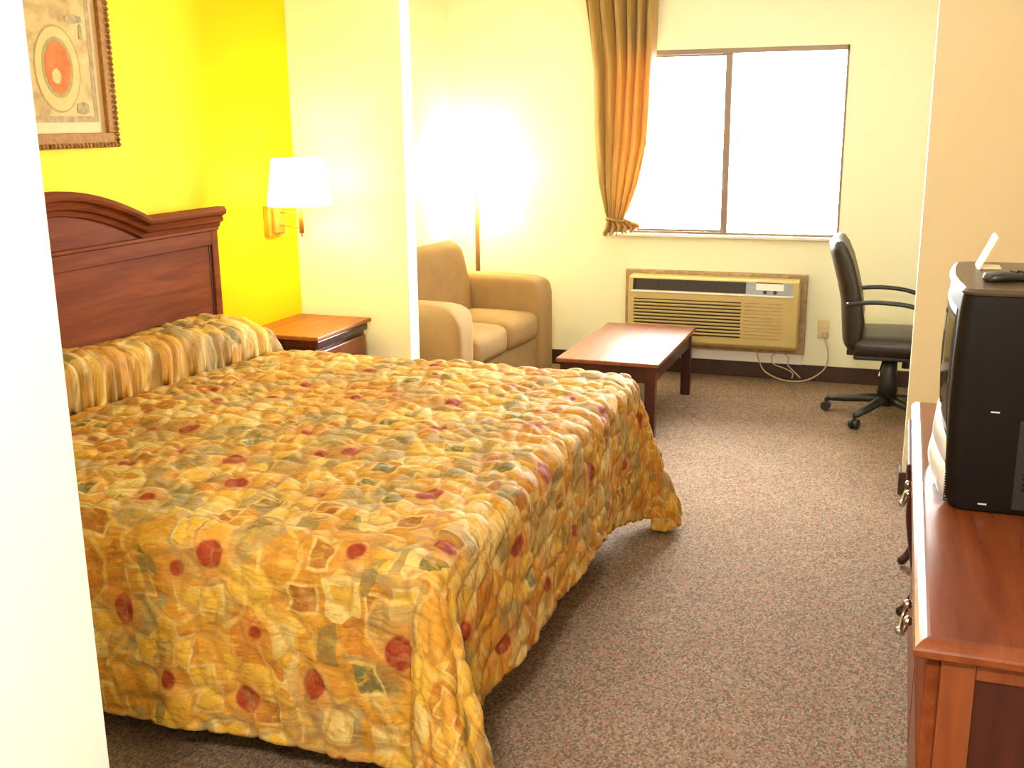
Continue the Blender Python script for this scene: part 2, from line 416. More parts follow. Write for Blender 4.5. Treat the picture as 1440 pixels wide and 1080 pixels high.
# crown moulding swept along the arched top: stepped profile (drop below top, projection from wall)
prof = [(-.012,.055),(-.012,.098),(.006,.108),(.018,.104),(.026,.088),(.034,.084),(.040,.090),(.050,.086),(.056,.072),(.074,.066),(.078,.054)]
bm = bmesh.new(); rings = []
ysc = [-HW-.018] + ys + [HW+.018]
for i, t in enumerate(ysc):
    z = htop(t); a = max(0,i-1); b_ = min(len(ysc)-1,i+1)
    dy = ysc[b_]-ysc[a]; dz = htop(ysc[b_])-htop(ysc[a]); l = math.hypot(dy,dz); nx_, nz_ = -dz/l, dy/l
    rings.append([bm.verts.new((L+p, HC+t-nx_*d*.6, z-nz_*d)) for d, p in prof])
for a, b_ in zip(rings, rings[1:]):
    for k in range(len(prof)-1): bm.faces.new((a[k],b_[k],b_[k+1],a[k+1]))
for r in (rings[0], rings[-1]):
    bm.faces.new(r)
hpart(from_bm('crown_moulding', bm, M['cherry_y']))
hpart(box('bead_moulding', L+.05, L+.072, HC-HW-.006, HC+HW+.006, 1.150, 1.166, M['cherry_y'], b=.005))
# raised stiles and a big recessed panel under the bead
hpart(boxes('panel_frame', [(L+.05,L+.066,HC-HW,HC-HW+.045,.3,1.150),(L+.05,L+.066,HC+HW-.045,HC+HW,.3,1.150),(L+.05,L+.066,HC-HW+.045,HC+HW-.045,1.09,1.150)], M['cherry_y'], b=.004))
for ya_, yb_ in ((HC+HW-.058,HC+HW-.046),(HC-HW+.046,HC-HW+.058)):
    hpart(box('panel_groove', L+.05,L+.058,ya_,yb_,.3,1.085, M['cherry_dark'], b=.002))
rel(box('box_spring', L+.09, -.99, 2.06, 3.86, .12, .36, M['white_plastic'], b=.03, seg=3), bed)
rel(box('mattress', L+.09, -.99, 2.06, 3.86, .36, .60, M['white_plastic'], b=.05, seg=4), bed)
rel(boxes('bed_frame', [(L+.06,-1.02,2.09,2.14,.08,.12),(L+.06,-1.02,3.78,3.83,.08,.12),(-1.07,-1.02,2.09,3.83,.08,.12),(-1.9,-1.85,2.09,3.83,.08,.12)], M['black_plastic']), bed)
for lx in (-2.6,-1.10):
    for ly in (2.25,3.68): rel(box('leg', lx-.025,lx+.025,ly-.025,ly+.025,0,.09,M['black_plastic']), bed)

# ---- bedspread: one continuous cloth
X0, X1, Y0, Y1, ZT = L+.075, -.895, 1.985, 3.925, .655
RE = .07; DROP = .585
# printed red medallions: (along the bed, across the bed, radius) in metres on the flat cloth
dots = [(-1.754,2.487,0.036), (-1.637,2.323,0.034), (-1.784,2.141,0.022), (-1.381,2.301,0.024), (-1.103,2.403,0.038), (-1.489,1.965,0.036), (-1.743,1.791,0.034), (-1.582,1.920,0.020), (-1.618,1.630,0.022), (-1.409,1.603,0.034), (-1.112,2.020,0.024), (-0.932,2.110,0.028), (-1.372,1.786,0.018), (-1.222,1.677,0.034), (-0.992,1.797,0.042), (-0.711,2.104,0.028), (-1.151,1.488,0.020), (-1.047,3.073,0.034), (-1.405,3.289,0.036), (-1.301,3.578,0.022), (-1.321,2.952,0.030), (-0.894,2.755,0.034), (-0.768,3.163,0.036), (-0.668,3.444,0.026), (-0.899,3.415,0.030), (-0.750,3.864,0.036), (-0.789,2.465,0.036), (-1.050,2.721,0.022), (-1.693,3.772,0.036), (-0.650,3.626,0.026), (-2.386,2.562,0.026), (-2.189,2.675,0.020), (-2.069,2.713,0.036), (-2.196,3.040,0.028), (-2.311,3.184,0.028), (-2.331,2.842,0.016), (-1.955,2.515,0.016), (-2.021,2.359,0.030), (-1.549,2.624,0.022), (-1.469,2.657,0.030), (-1.697,2.799,0.018), (-3.110,3.336,0.020), (-3.100,3.743,0.026), (-0.642,2.966,0.024), (-0.585,2.687,0.026), (-0.568,2.339,0.030), (-1.617,3.284,0.024), (-1.760,3.239,0.020), (-2.050,3.148,0.022), (-2.037,3.371,0.020), (-1.916,3.652,0.030), (-1.046,3.463,0.024)]
ea = DROP + .02
st = .0085
NA = int((X1+ea-(X0))/st); NB = int((Y1-Y0+2*ea)/st)
A, B = np.meshgrid(np.linspace(X0, X1+ea, NA), np.linspace(Y0-ea, Y1+ea, NB), indexing='ij')
def vnoise(x, y, seed):
    r = np.random.RandomState(seed); G = r.rand(64,64)
    xi = np.floor(x).astype(int); yi = np.floor(y).astype(int); fx = x-xi; fy = y-yi
    fx = fx*fx*(3-2*fx); fy = fy*fy*(3-2*fy)
    g = lambda a,b_: G[a%64, b_%64]
    return (g(xi,yi)*(1-fx)*(1-fy)+g(xi+1,yi)*fx*(1-fy)+g(xi,yi+1)*(1-fx)*fy+g(xi+1,yi+1)*fx*fy)*2-1
def cloth(A, B):
    ix1, iy0, iy1 = X1-RE, Y0+RE, Y1-RE
    ca = np.minimum(A, ix1); cb = np.clip(B, iy0, iy1)
    va, vb = A-ca, B-cb
    d = np.hypot(va, vb); dd = np.maximum(d, 1e-6); na, nb = va/dd, vb/dd
    th = np.arctan2(np.abs(nb), np.abs(na)); w = np.sin(2*th)**2*(d>1e-5)
    qa = RE*PI/2
    phi = np.minimum(d/RE, PI/2); hang = np.maximum(d-qa, 0)
    horiz = RE*np.sin(phi); z = -RE*(1-np.cos(phi))
    near = (B < iy0).astype(float); far = (B > iy1).astype(float); foot = (va > 1e-6)
    s = np.clip(hang/(DROP-qa), 0, 1.6)
    # side folds: gentle waves growing downwards
    along = np.where(np.abs(nb) > np.abs(na), A, B)
    wave = .016*vnoise(along*5, along*0+3.3+near*9, 5) + .008*vnoise(along*13, along*0+near*5, 6)
    wave = wave*(1-w)
    slope = .035 + np.where(B>3., .34, .42)*w**.7
    slope = slope + np.where((w>0)&(va>0), .05*np.cos(th*14)*w, 0)
    horiz = horiz + hang*slope + wave*s
    drop = hang*np.sqrt(np.maximum(1-slope**2, .2))
    z = z - drop
    zf = -(ZT-.014)
    over = np.maximum(zf-z, 0); horiz = horiz + over*.8; z = np.maximum(z, zf + .004*np.minimum(over*20,1))
    x = ca+na*horiz; y = cb+nb*horiz
    z = ZT + z
    # top undulation
    top = np.clip(1-d/RE, 0, 1)
    z = z + top*.010*vnoise(A*3.1, B*3.1, 8)
    # pillow roll along the headboard with a tuck in front
    xc = -2.605 + (B-2.82)*.125
    wdt = xc - X0
    t = np.clip((xc-A)/np.maximum(wdt,.05), 0, 1)
    hgt = .165 - .028*np.clip(B-2.9,0,1.2)
    bump = hgt*(1-np.clip(1-t*2.4,0,1)**2.2)**.55
    edge = np.clip((Y1-.0-B)/.14, 0, 1); edge2 = np.clip((B-Y0)/.14, 0, 1)
    e = np.sqrt(np.clip(1-(1-edge)**2,0,1))*np.sqrt(np.clip(1-(1-edge2)**2,0,1))
    lump = 1+.10*vnoise(B*4.5+2, A*6, 12)
    z = z + bump*e*lump
    lean = np.where(A<xc, np.exp(-((t-.18)/.16)**2), 0)
    x = x + lean*.035*e
    tuck = np.exp(-((A-xc-.006)/.014)**2)
    z = z - .02*tuck*e
    return x, y, z
# quilting: jittered cells give the puffs and the stitched lines between them
def cells(x, y, sc, seed):
    wx = x*sc + .35*vnoise(x*9, y*9, seed+1); wy = y*sc + .35*vnoise(x*9+7, y*9, seed+2)
    r = np.random.RandomState(seed); JX = r.rand(64,64); JY = r.rand(64,64)
    xi = np.floor(wx).astype(int); yi = np.floor(wy).astype(int)
    f1 = np.full(x.shape, 9.); f2 = f1.copy()
    for i in (-1,0,1):
        for j in (-1,0,1):
            cx = xi+i + .1+.8*JX[(xi+i)%64,(yi+j)%64]; cy = yi+j + .1+.8*JY[(xi+i)%64,(yi+j)%64]
            dd = np.hypot(cx-wx, cy-wy)
            f2 = np.minimum(f2, np.maximum(f1, dd)); f1 = np.minimum(f1, dd)
    return f2-f1
E_ = cells(A+.35*B, B*.8, 13.0, 21)
puff = .010*(1-np.exp(-E_*5.0)) + .0035*vnoise(A*30, B*22, 31) + .005*vnoise(A*13, B*13, 32)
x, y, z = cloth(A, B)
P = np.stack([x,y,z], -1)
Ta = np.gradient(P, axis=0); Tb = np.gradient(P, axis=1)
N = np.cross(Ta, Tb); N /= np.maximum(np.linalg.norm(N, axis=-1, keepdims=True), 1e-9)
P = P + N*puff[...,None]
P[...,2] = np.maximum(P[...,2], .006)
P[...,0] = np.maximum(P[...,0], L+.068)
nv = NA*NB
# trim far corners of the cloth so the hem rounds off like a bedspread
oa = np.maximum(A-X1, 0); ob = np.maximum(np.maximum(Y0-B, B-Y1), 0)
keep = (np.hypot(oa, ob) < np.where(B>3., .60, .66)+.012*vnoise(A*2.3, B*2.3, 44)) | (np.minimum(oa,ob) < .02)
hem_lim = np.where(oa>ob, .425+.11*np.clip((B-3.35)/.5,0,1)+.08*np.clip((2.25-B)/.25,0,1), .495) + .010*vnoise((A+B)*2.0, A*0+1.5, 45)
hem_lim = np.where(B > Y1, hem_lim-.0, hem_lim)
keep &= (np.maximum(oa,ob) < hem_lim + .05*(np.minimum(oa,ob)>.05))
idx = np.arange(nv).reshape(NA,NB)
q = np.stack([idx[:-1,:-1], idx[1:,:-1], idx[1:,1:], idx[:-1,1:]], -1).reshape(-1,4)
kq = (keep[:-1,:-1]&keep[1:,:-1]&keep[1:,1:]&keep[:-1,1:]).reshape(-1)
q = q[kq]; used = np.unique(q); remap = -np.ones(nv, int); remap[used] = np.arange(len(used)); q = remap[q]
V = P.reshape(-1,3)[used]
me = bpy.data.meshes.new('bedspread')
me.vertices.add(len(V)); me.vertices.foreach_set('co', V.astype(np.float32).ravel())
me.loops.add(len(q)*4); me.loops.foreach_set('vertex_index', q.astype(np.int32).ravel())
me.polygons.add(len(q)); me.polygons.foreach_set('loop_start', np.arange(0,len(q)*4,4,dtype=np.int32))
me.polygons.foreach_set('loop_total', np.full(len(q),4,dtype=np.int32))
me.polygons.foreach_set('use_smooth', np.ones(len(q),dtype=bool))
me.update(calc_edges=True)
uvl = me.uv_layers.new(name='fabric')
AB = np.stack([A.reshape(-1)[used], B.reshape(-1)[used]], -1)+np.array([5,5])
uvl.data.foreach_set('uv', AB[q.ravel()].astype(np.float32).ravel())
dd = np.full(A.shape, 9.)
for i, (da, db, r) in enumerate(dots):
    an = random.uniform(-.5,.5); asp = random.uniform(1.0,1.3)
    ax = (A-da)*math.cos(an)+(B-db)*math.sin(an); bx = -(A-da)*math.sin(an)+(B-db)*math.cos(an)
    wob = 1+.10*vnoise(A*30, B*30, 50+i)
    # wider along the bed's width where the cloth lies flat, taller where it hangs
    dd = np.minimum(dd, np.hypot(ax*asp*wob, bx/asp*1.05)-r)
at = me.attributes.new('dot_distance','FLOAT','POINT'); at.data.foreach_set('value', np.clip(.5+dd.reshape(-1)[used]*2.0, 0, 1).astype(np.float32))
at = me.attributes.new('quilt_line','FLOAT','POINT'); at.data.foreach_set('value', E_.reshape(-1)[used].astype(np.float32))
spread = link('bedspread', me, M['quilt'])
tag(spread, 'quilted bedspread printed in gold, sage and red ovals, draped over the king bed', 'bedspread')
sm = spread.modifiers.new('thick','SOLIDIFY'); sm.thickness = .008; sm.offset = -1

# ------------------------------------------------------------------ picture
PX0, PX1 = 2.58, 3.432; PZ0, PZ1 = 1.514, 2.16
pic = thing('framed_picture', 'large gilt-framed print with a red-orange oval, hanging above the headboard', 'picture', (L, (PX0+PX1)/2, PZ0))
fw = .055
def frame_ring(name, y0,y1,z0,z1,w,x0,x1,mat,b=0):
    return boxes(name, [(x0,x1,y0,y1,z0,z0+w),(x0,x1,y0,y1,z1-w,z1),(x0,x1,y0,y0+w,z0+w,z1-w),(x0,x1,y1-w,y1,z0+w,z1-w)], mat, b=b)
rel(frame_ring('picture_frame', PX0,PX1,PZ0,PZ1,fw,L+.003,L+.028,M['gilt'],.004), pic)
# leaf ornament: row of small bosses around the outer edge
bm = bmesh.new()
def boss(y, z):
    m = Matrix.Translation((L+.030,y,z)) @ Matrix.Diagonal((.010,.009,.009,1))
    bmesh.ops.create_icosphere(bm, subdivisions=1, radius=1, matrix=m)
ny_ = 42; nz_ = 32
for i in range(ny_+1):
    for zz in (PZ0+.011, PZ1-.011): boss(PX0+.01+(PX1-PX0-.02)*i/ny_, zz)
for i in range(1,nz_):
    for yy in (PX0+.011, PX1-.011): boss(yy, PZ0+.01+(PZ1-PZ0-.02)*i/nz_)
orn = from_bm('carved_border', bm, M['gilt_dark'], None, True); rel(orn, pic)
rel(box('mat_board', L+.003, L+.012, PX0+fw-.004, PX1-fw+.004, PZ0+fw-.004, PZ1-fw+.004, M['mat_board']), pic)
iy0, iy1, iz0, iz1 = PX0+.10, PX1-.088, PZ0+.093, PZ1-.09
pr = rel(box('art_print', L+.012, L+.0135, iy0, iy1, iz0, iz1, M['print']), pic)
def flat(name, pts, xx, mat):
    bm = bmesh.new(); th = .0006
    A_ = [bm.verts.new((L+xx, a, b_)) for a,b_ in pts]; B_ = [bm.verts.new((L+xx+th, a, b_)) for a,b_ in pts]
    n = len(pts)
    for i in range(n): bm.faces.new((A_[i],A_[(i+1)%n],B_[(i+1)%n],B_[i]))
    bm.faces.new(A_[::-1]); bm.faces.new(B_)
    o = from_bm(name, bm, mat); o.parent = pr; return o
def ell(cy, cz, ry, rz, n=40, wob=0): return [(cy+ry*math.cos(2*PI*i/n)*(1+wob*math.sin(i*1.9)), cz+rz*math.sin(2*PI*i/n)*(1+wob*math.cos(i*2.3))) for i in range(n)]
bw = .022
o = boxes('print_border', [(L+.0135,L+.0141,iy0,iy1,iz0,iz0+bw),(L+.0135,L+.0141,iy0,iy1,iz1-bw,iz1),(L+.0135,L+.0141,iy0,iy0+bw,iz0+bw,iz1-bw),(L+.0135,L+.0141,iy1-bw,iy1,iz0+bw,iz1-bw)], M['print_border']); o.parent = pr
for cy in (3.158, 2.86):
    flat('oval_ring', ell(cy,1.79,.112,.150), .0136, M['print_ring2'])
    flat('oval_field', ell(cy,1.79,.106,.143), .0143, M['print_ring'])
    flat('oval_ring', ell(cy,1.795,.076,.104), .0150, M['print_ring2'])
    flat('red_oval', ell(cy,1.795,.062,.088,40,.05), .0157, M['print_red'])
    flat('pale_patch', ell(cy-.012,1.765,.022,.026,24,.1), .0164, M['print_ring'])
for (a,b_,c,d_) in ((3.235,3.30,1.640,1.672),(3.215,3.302,1.955,1.975),(3.279,3.30,1.90,1.945),(2.72,2.80,1.64,1.68)):
    flat('vignette', [(a,c),((a+b_)/2,c-.006),(b_,c+.002),(b_-.004,d_),((a+b_)/2,d_+.006),(a+.003,d_-.002)], .0143, M['print_grey'])

# ------------------------------------------------------------------ nightstand
ns = thing('nightstand', 'cherry nightstand in the corner between the bed and the cream partition', 'nightstand', (-2.63,4.40,0))
nx0, nx1, ny0, ny1 = -2.835, -2.425, 4.135, 4.665
rel(box('top', nx0, nx1, ny0, ny1, .640, .660, M['night_top'], b=.006), ns)
rel(boxes('body', [(nx0+.01,nx1-.03,ny0+.03,ny1-.03,.06,.640)], M['cherry_dark'], b=.003), ns)
rel(box('cornice', nx0+.01, nx1-.012, ny0+.018, ny1-.018, .600, .640, M['cherry_dark'], b=.01), ns)
for z0, z1 in ((.42,.585),(.09,.40)):
    dr = rel(box('drawer', nx1-.03, nx1-.012, ny0+.045, ny1-.045, z0, z1, M['cherry_x'], b=.008), ns)
    rel(boxes('plinth', [(nx0+.01,nx1-.02,ny0+.025,ny1-.025,0,.06)], M['cherry_dark'], b=.003), ns) if z0<.1 else None
    k = latheobj('knob', [(.004,0),(.005,.008),(.013,.014),(.014,.020),(.006,.025)], M['chrome'], None, 16)
    k.data.transform(Matrix.Translation((nx1-.012,(ny0+ny1)/2,(z0+z1)/2)) @ Matrix.Rotation(PI/2,4,'Y'))
    k.parent = dr

# ------------------------------------------------------------------ wall sconce
sc = thing('wall_sconce', 'lit swing-arm wall lamp with a tapered white shade and brass plate, above the nightstand', 'wall lamp', (L,4.49,1.07))
rel(box('back_plate', L+.002, L+.03, 4.418, 4.56, 1.072, 1.215, M['brass'], b=.003), sc)
rel(box('plate_box', L+.03, L+.048, 4.445, 4.535, 1.085, 1.20, M['brass'], b=.004), sc)
SX, SY = -2.633, 4.40
for z in (1.182, 1.118):
    rel(tubeobj('swing_arm', [(L+.046,4.50,z),(L+.10,4.475,z),(SX,SY,z)], .0035, M['brass'], None, 8), sc)
rel(tubeobj('stem', [(SX,SY,1.095),(SX,SY,1.235)], .0115, M['brass'], None, 16), sc)
rel(tubeobj('switch', [(SX,SY,1.078),(SX,SY,1.095)], .004, M['pole'], None, 8), sc)
def shade(name, x, y, z0, z1, r0, r1, mat, root):
    bm = bmesh.new(); n = 40; t = .002
    R = [(r0,z0),(r1,z1),(r1-t,z1),(r0-t,z0)]
    rings = [[bm.verts.new((x+r*math.cos(2*PI*i/n), y+r*math.sin(2*PI*i/n), z)) for i in range(n)] for r,z in R]
    for a in range(4):
        b_ = (a+1)%4
        for i in range(n): bm.faces.new((rings[a][i],rings[a][(i+1)%n],rings[b_][(i+1)%n],rings[b_][i]))
    return rel(from_bm(name, bm, mat, None, True), root)
M['shade'] = emit('glowing_linen_shade', (1,.84,.42), 3.2)
shade('lamp_shade', SX, SY, 1.225, 1.438, .151, .121, M['shade'], sc)
M['bulb'] = emit('lit_bulb', (1,.85,.5), 14)
def bulb(x,y,z,root):
    return rel(latheobj('bulb', [(.006,-.05),(.014,-.045),(.016,-.02),(.028,.01),(.030,.025),(.022,.045),(.005,.055)], M['bulb'], None, 20, (x,y,z)), root)
bulb(SX, SY, 1.29, sc)
rel(tubeobj('shade_ring', [(SX+.121*math.cos(a*PI/8)*0.99, SY+.121*math.sin(a*PI/8)*.99, 1.43) for a in range(17)], .0015, M['brass'], None, 6), sc)

# ------------------------------------------------------------------ floor lamp
fl = thing('floor_lamp', 'lit floor lamp with slim bronze pole in the corner behind the loveseat', 'lamp', (-2.61,6.565,0))
FX, FY = -2.612, 6.565
rel(latheobj('base', [(.11,0),(.11,.012),(.09,.022),(.03,.032),(.016,.05)], M['pole'], None, 32, (FX,FY,0)), fl)
rel(tubeobj('pole', [(FX,FY,.04),(FX,FY,1.20)], .016, M['pole'], None, 16), fl)
M['shade2'] = emit('glowing_floor_lamp_shade', (1,.84,.42), 7.0)
shade('lamp_shade', FX, FY, 1.135, 1.42, .155, .105, M['shade2'], fl)
bulb(FX, FY, 1.26, fl)

# ------------------------------------------------------------------ loveseat (slightly turned)
sofa = thing('loveseat', 'tan microsuede loveseat with two seat cushions, against the left alcove wall', 'sofa', (-2.07,5.70,0), math.radians(-4.0))
# local frame: +x front, y across; front plane at x=0
W = .68; AW = .22; DP = .72
def arm(s):
    y0, y1 = (W-AW, W) if s > 0 else (-W, -W+AW)
    o = soft('armrest', -DP, 0, y0, y1, .03, .655, .055, M['sofa'], sofa, (0,.006,.008))
    # roll the front top corner
    for v in o.data.vertices:
        if v.co.x > -.14 and v.co.z > .50:
            dx = (v.co.x+.14)/.14; dz = (v.co.z-.5)/.155
            k = max(0, dx*dx+dz*dz-1); v.co.x -= .028*k; v.co.z -= .03*k
    return o
arm(1); arm(-1)
soft('base', -DP+.02, -.035, -W+AW-.01, W-AW+.01, .03, .30, .02, M['sofa'], sofa)
for s in (-1,1):
    y0, y1 = (-W+AW, -.002) if s<0 else (.002, W-AW)
    o = soft('seat_cushion', -.52, -.012, y0+.003, y1, .285, .455, .05, M['sofa'], sofa, (.02,.0,.02))
def back():
    poly = [(-.71,.05),(-.71,.70),(-.69,.80),(-.63,.875),(-.56,.885),(-.51,.85),(-.485,.75),(-.44,.44),(-.44,.05)]
    bm = bmesh.new(); n = 24; ny = 22; rings = []
    yw = W-AW-.004
    P2 = [Vector((a,0,b_)) for a,b_ in poly]; C_ = Vector((-.58,0,.5))
    fine = []
    for i in range(len(P2)):
        a, b_ = P2[i], P2[(i+1)%len(P2)]
        for k in range(5): fine.append(a.lerp(b_, k/5))
    for _ in range(3): fine = [(fine[i-1]+fine[i]*2+fine[(i+1)%len(fine)])/4 for i in range(len(fine))]
    for j in range(ny+1):
        y = -yw+2*yw*j/ny; e = 1-abs(y)/yw
        ks = math.sqrt(max(0,1-(1-min(1,e/.22))**2))
        row = []
        for p in fine:
            zz = p.z; xx = p.x
            if zz > .6: zz = .6+(p.z-.6)*(.60+.40*ks)
            if xx > -.58: xx = -.58+(p.x+.58)*(.85+.15*ks)
            row.append(bm.verts.new((xx, y, zz)))
        rings.append(row)
    m = len(fine)
    for a, b_ in zip(rings, rings[1:]):
        for i in range(m): bm.faces.new((a[i],a[(i+1)%m],b_[(i+1)%m],b_[i]))
    bm.faces.new(rings[0][::-1]); bm.faces.new(rings[-1])
    return from_bm('backrest', bm, M['sofa'], sofa, True)
back()
for s in (-1,1):
    for xx in (-.64,-.06): box('leg', xx-.025, xx+.025, s*(W-.1)-.025, s*(W-.1)+.025, 0, .04, M['cherry_dark'], sofa)

# ------------------------------------------------------------------ coffee table
ct = thing('coffee_table', 'low cherry wood coffee table between the loveseat and the wall air conditioner', 'table', (-1.37,5.68,0))
tx0, tx1, ty0, ty1 = -1.635, -1.095, 5.17, 6.22
rel(box('tabletop', tx0, tx1, ty0, ty1, .378, .40, M['table_top'], b=.006), ct)
ii = .025; ap = .018
rel(boxes('apron', [(tx0+ii,tx1-ii,ty0+ii,ty0+ii+ap,.29,.378),(tx0+ii,tx1-ii,ty1-ii-ap,ty1-ii,.29,.378),(tx0+ii,tx0+ii+ap,ty0+ii+ap,ty1-ii-ap,.29,.378),(tx1-ii-ap,tx1-ii,ty0+ii+ap,ty1-ii-ap,.29,.378)], M['cherry_dark'], b=.002), ct)
for a in (tx0+.018, tx1-.018-.055):
    for b_ in (ty0+.018, ty1-.018-.055):
        rel(box('leg', a, a+.055, b_, b_+.055, 0, .378, M['cherry_dark'], b=.004), ct)

# ------------------------------------------------------------------ air conditioner
ac = thing('wall_air_conditioner', 'almond wall air conditioner with louvred front in a tan sleeve, below the window', 'air conditioner', (-1.07,6.70,.17))
rel(box('wall_sleeve', -1.64, -.508, D-.045, D-.001, .168, .662, M['sleeve'], b=.004), ac)
# housing: chamfered top, rounded lower edge
prof = [(6.69,.21),(6.585,.21),(6.560,.235),(6.556,.54),(6.575,.632),(6.600,.640),(6.69,.640)]
hs = rel(prism('housing', prof, 'x', -1.592, -.545, M['ptac'], None, .008, 3), ac)
slo = math.atan2(.019,.092)
def front_rect(name, x0,x1, t0,t1, off, th, mat, par, b=0):  # on the slanted top band
    # t along the slope 0..1 from z=.545 to z=.628
    def pt(t, o): return (6.5565+.0185*t - o*.98, .545+.084*t + o*.1*0)
    a = pt(t0,-th); b0 = pt(t0,off); c = pt(t1,off); d_ = pt(t1,-th)
    o = prism(name, [a,b0,c,d_], 'x', x0, x1, mat, None, b); o.parent = par
    return o
slot = front_rect('air_slot', -1.562, -.86, .12, .93, .0012, .004, M['ptac_dark'], hs)
for xx in (-1.40,-1.22,-1.04):
    o = front_rect('slot_divider', xx-.002, xx+.002, .12, .93, .004, .004, M['tv_vent'], hs)
cp = front_rect('control_panel', -.86, -.585, .10, .93, .002, .004, M['ptac_panel'], hs)
front_rect('control_lid', -.80, -.635, .42, .90, .005, .004, M['white_plastic'], hs)
front_rect('control_slot', -.80, -.64, .90, .96, .0055, .003, M['ptac_dark'], hs)
for xx in (-.745,-.685): front_rect('control_knob', xx-.010, xx+.010, .18, .40, .010, .002, M['ptac_dark'], hs)
front_rect('slot_end_cap', -1.562, -1.54, .12, .93, .0022, .004, M['tv_vent'], hs)
rim = boxes('slot_rim', [(-1.572,-.572,6.5495,6.558,.540,.551)], M['white_plastic'], None, .003); rim.parent = hs
nl = 11
lou = []
for i in range(nl):
    z = .498-.0215*i
    lou.append((-1.553,-.885,6.5548,6.560,z-.0032,z+.0032))
o = boxes('louvre_slots', lou, M['ptac_dark']); o.parent = hs
o = boxes('louvre_slots_shallow', [(-.868,-.635,6.5552,6.560,.498-.0215*i-.0024,.498-.0215*i+.0024) for i in range(nl)], M['sleeve']); o.parent = hs
# raised slats between the slots
o = boxes('louvre_slats', [(-1.556,-.882,6.546,6.557,.498-.0215*i-.0150,.498-.0215*i-.0055) for i in range(nl-1)], M['ptac'], None, .002); o.parent = hs
rel(box('sub_base', -1.60, -.52, D-.03, D-.013, .103, .168, M['white_plastic'], b=.002), ac)

cdpts = catmull([(-.79,6.66,.212),(-.785,6.685,.14),(-.745,6.68,.06),(-.67,6.66,.022),(-.58,6.64,.008),(-.50,6.66,.012),(-.43,6.69,.04),(-.375,6.69,.10),(-.365,6.69,.19),(-.385,6.69,.262),(-.392,6.705,.292)], 8)
tag(tubeobj('power_cord', cdpts, .0045, M['cord'], None, 8), 'beige power cord drooping from the air conditioner to the wall outlet', 'cord')
cl = catmull([(-.57,6.668,.022),(-.57,6.69,.05),(-.62,6.695,.075),(-.69,6.695,.10),(-.70,6.695,.15),(-.65,6.69,.175),(-.60,6.69,.15),(-.60,6.69,.10),(-.56,6.685,.06),(-.52,6.675,.025)], 8)
tag(tubeobj('cord_loop', cl, .004, M['cord'], None, 8), 'small loop of spare beige cord standing against the dark baseboard', 'cord')
ou = thing('wall_outlet', 'ivory duplex wall outlet with a plug in it, right of the air conditioner', 'outlet', (-.40,D,.33))
rel(box('cover_plate', -.437, -.366, D-.006, D, .272, .388, M['outlet'], b=.003), ou)
rel(boxes('socket', [(-.42,-.384,D-.009,D-.005,.338,.372),(-.42,-.384,D-.009,D-.005,.288,.322)], M['outlet'], None, .002), ou)
tag(box('plug', -.408, -.376, D-.032, D-.009, .285, .318, M['cord'], b=.005), 'small beige plug pushed into the lower socket of the wall outlet', 'plug')

# ------------------------------------------------------------------ curtain
cu = thing('curtain', 'gold satin curtain gathered and knotted at the bottom, left side of the window', 'curtain', (-1.69,6.63,.87))
def interp(tab, z):
    for (z0,v0),(z1,v1) in zip(tab, tab[1:]):
        if z0 >= z >= z1: return v0+(v1-v0)*(z0-z)/(z0-z1)
    return tab[-1][1]
lt = [(2.40,-1.930),(2.30,-1.915),(2.1,-1.885),(1.88,-1.850),(1.45,-1.832),(1.2,-1.81),(1.02,-1.768),(.975,-1.748)]
rt = [(2.40,-1.445),(2.30,-1.456),(2.0,-1.470),(1.75,-1.490),(1.45,-1.513),(1.2,-1.565),(1.06,-1.612),(.975,-1.645)]
bm = bmesh.new(); nU = 150; nZ = 60; rows = []
for j in range(nZ+1):
    z = 2.40-(2.40-.975)*j/nZ; a = interp(lt,z); b_ = interp(rt,z); w = b_-a
    gather = min(1, max(0, (z-.975)/.35))
    row = []
    for i in range(nU+1):
        u = i/nU
        ph = 2*PI*(6.3*u + .25*math.sin(3*u+z*1.3)+ .10*math.sin(9*u-z*3))
        amp = (.030 + .010*math.sin(5*u+2*z))*(.75+.25*gather)
        yy = 6.640 + amp*math.sin(ph) + .008*math.sin(2*ph+z*4) + .02*(1-gather)*math.cos(PI*(u-.5))*-1
        xx = a + w*u + .010*math.cos(ph)*gather
        row.append(bm.verts.new((xx, yy, z)))
    rows.append(row)
for r, s_ in zip(rows, rows[1:]):
    for i in range(nU): bm.faces.new((r[i],r[i+1],s_[i+1],s_[i]))
cp_ = rel(from_bm('drape', bm, M['curtain'], None, True), cu)
md = cp_.modifiers.new('t','SOLIDIFY'); md.thickness=.0025
# knotted tail
bm = bmesh.new(); rows = []
tl = [(.975,-1.748),(.945,-1.762),(.91,-1.785),(.87,-1.775)]; tr = [(.975,-1.645),(.950,-1.60),(.925,-1.535),(.89,-1.60)]
for j in range(15):
    t = j/14; z = .985-.10*t; a = -1.750-.035*t; b_ = -1.640+.115*min(1,t*1.6)
    row = []
    for i in range(81):
        u = i/80; ph = 2*PI*(6*u)+t*1.5
        zz = z + (.045*u**1.5*t) - .012*math.sin(ph*1.3)*t
        row.append(bm.verts.new((a+(b_-a)*u, 6.635+(.014+.022*t)*math.sin(ph)-.02*t, zz)))
    rows.append(row)
for r, s_ in zip(rows, rows[1:]):
    for i in range(80): bm.faces.new((r[i],r[i+1],s_[i+1],s_[i]))
k_ = rel(from_bm('gathered_tail', bm, M['curtain'], None, True), cu); md = k_.modifiers.new('t','SOLIDIFY'); md.thickness=.003
rel(tubeobj('tie', [(-1.697+.058*math.cos(a*PI/10), 6.628+.034*math.sin(a*PI/10), .98+.008*math.sin(a*PI/5)) for a in range(21)], .009, M['curtain'], None, 8), cu)
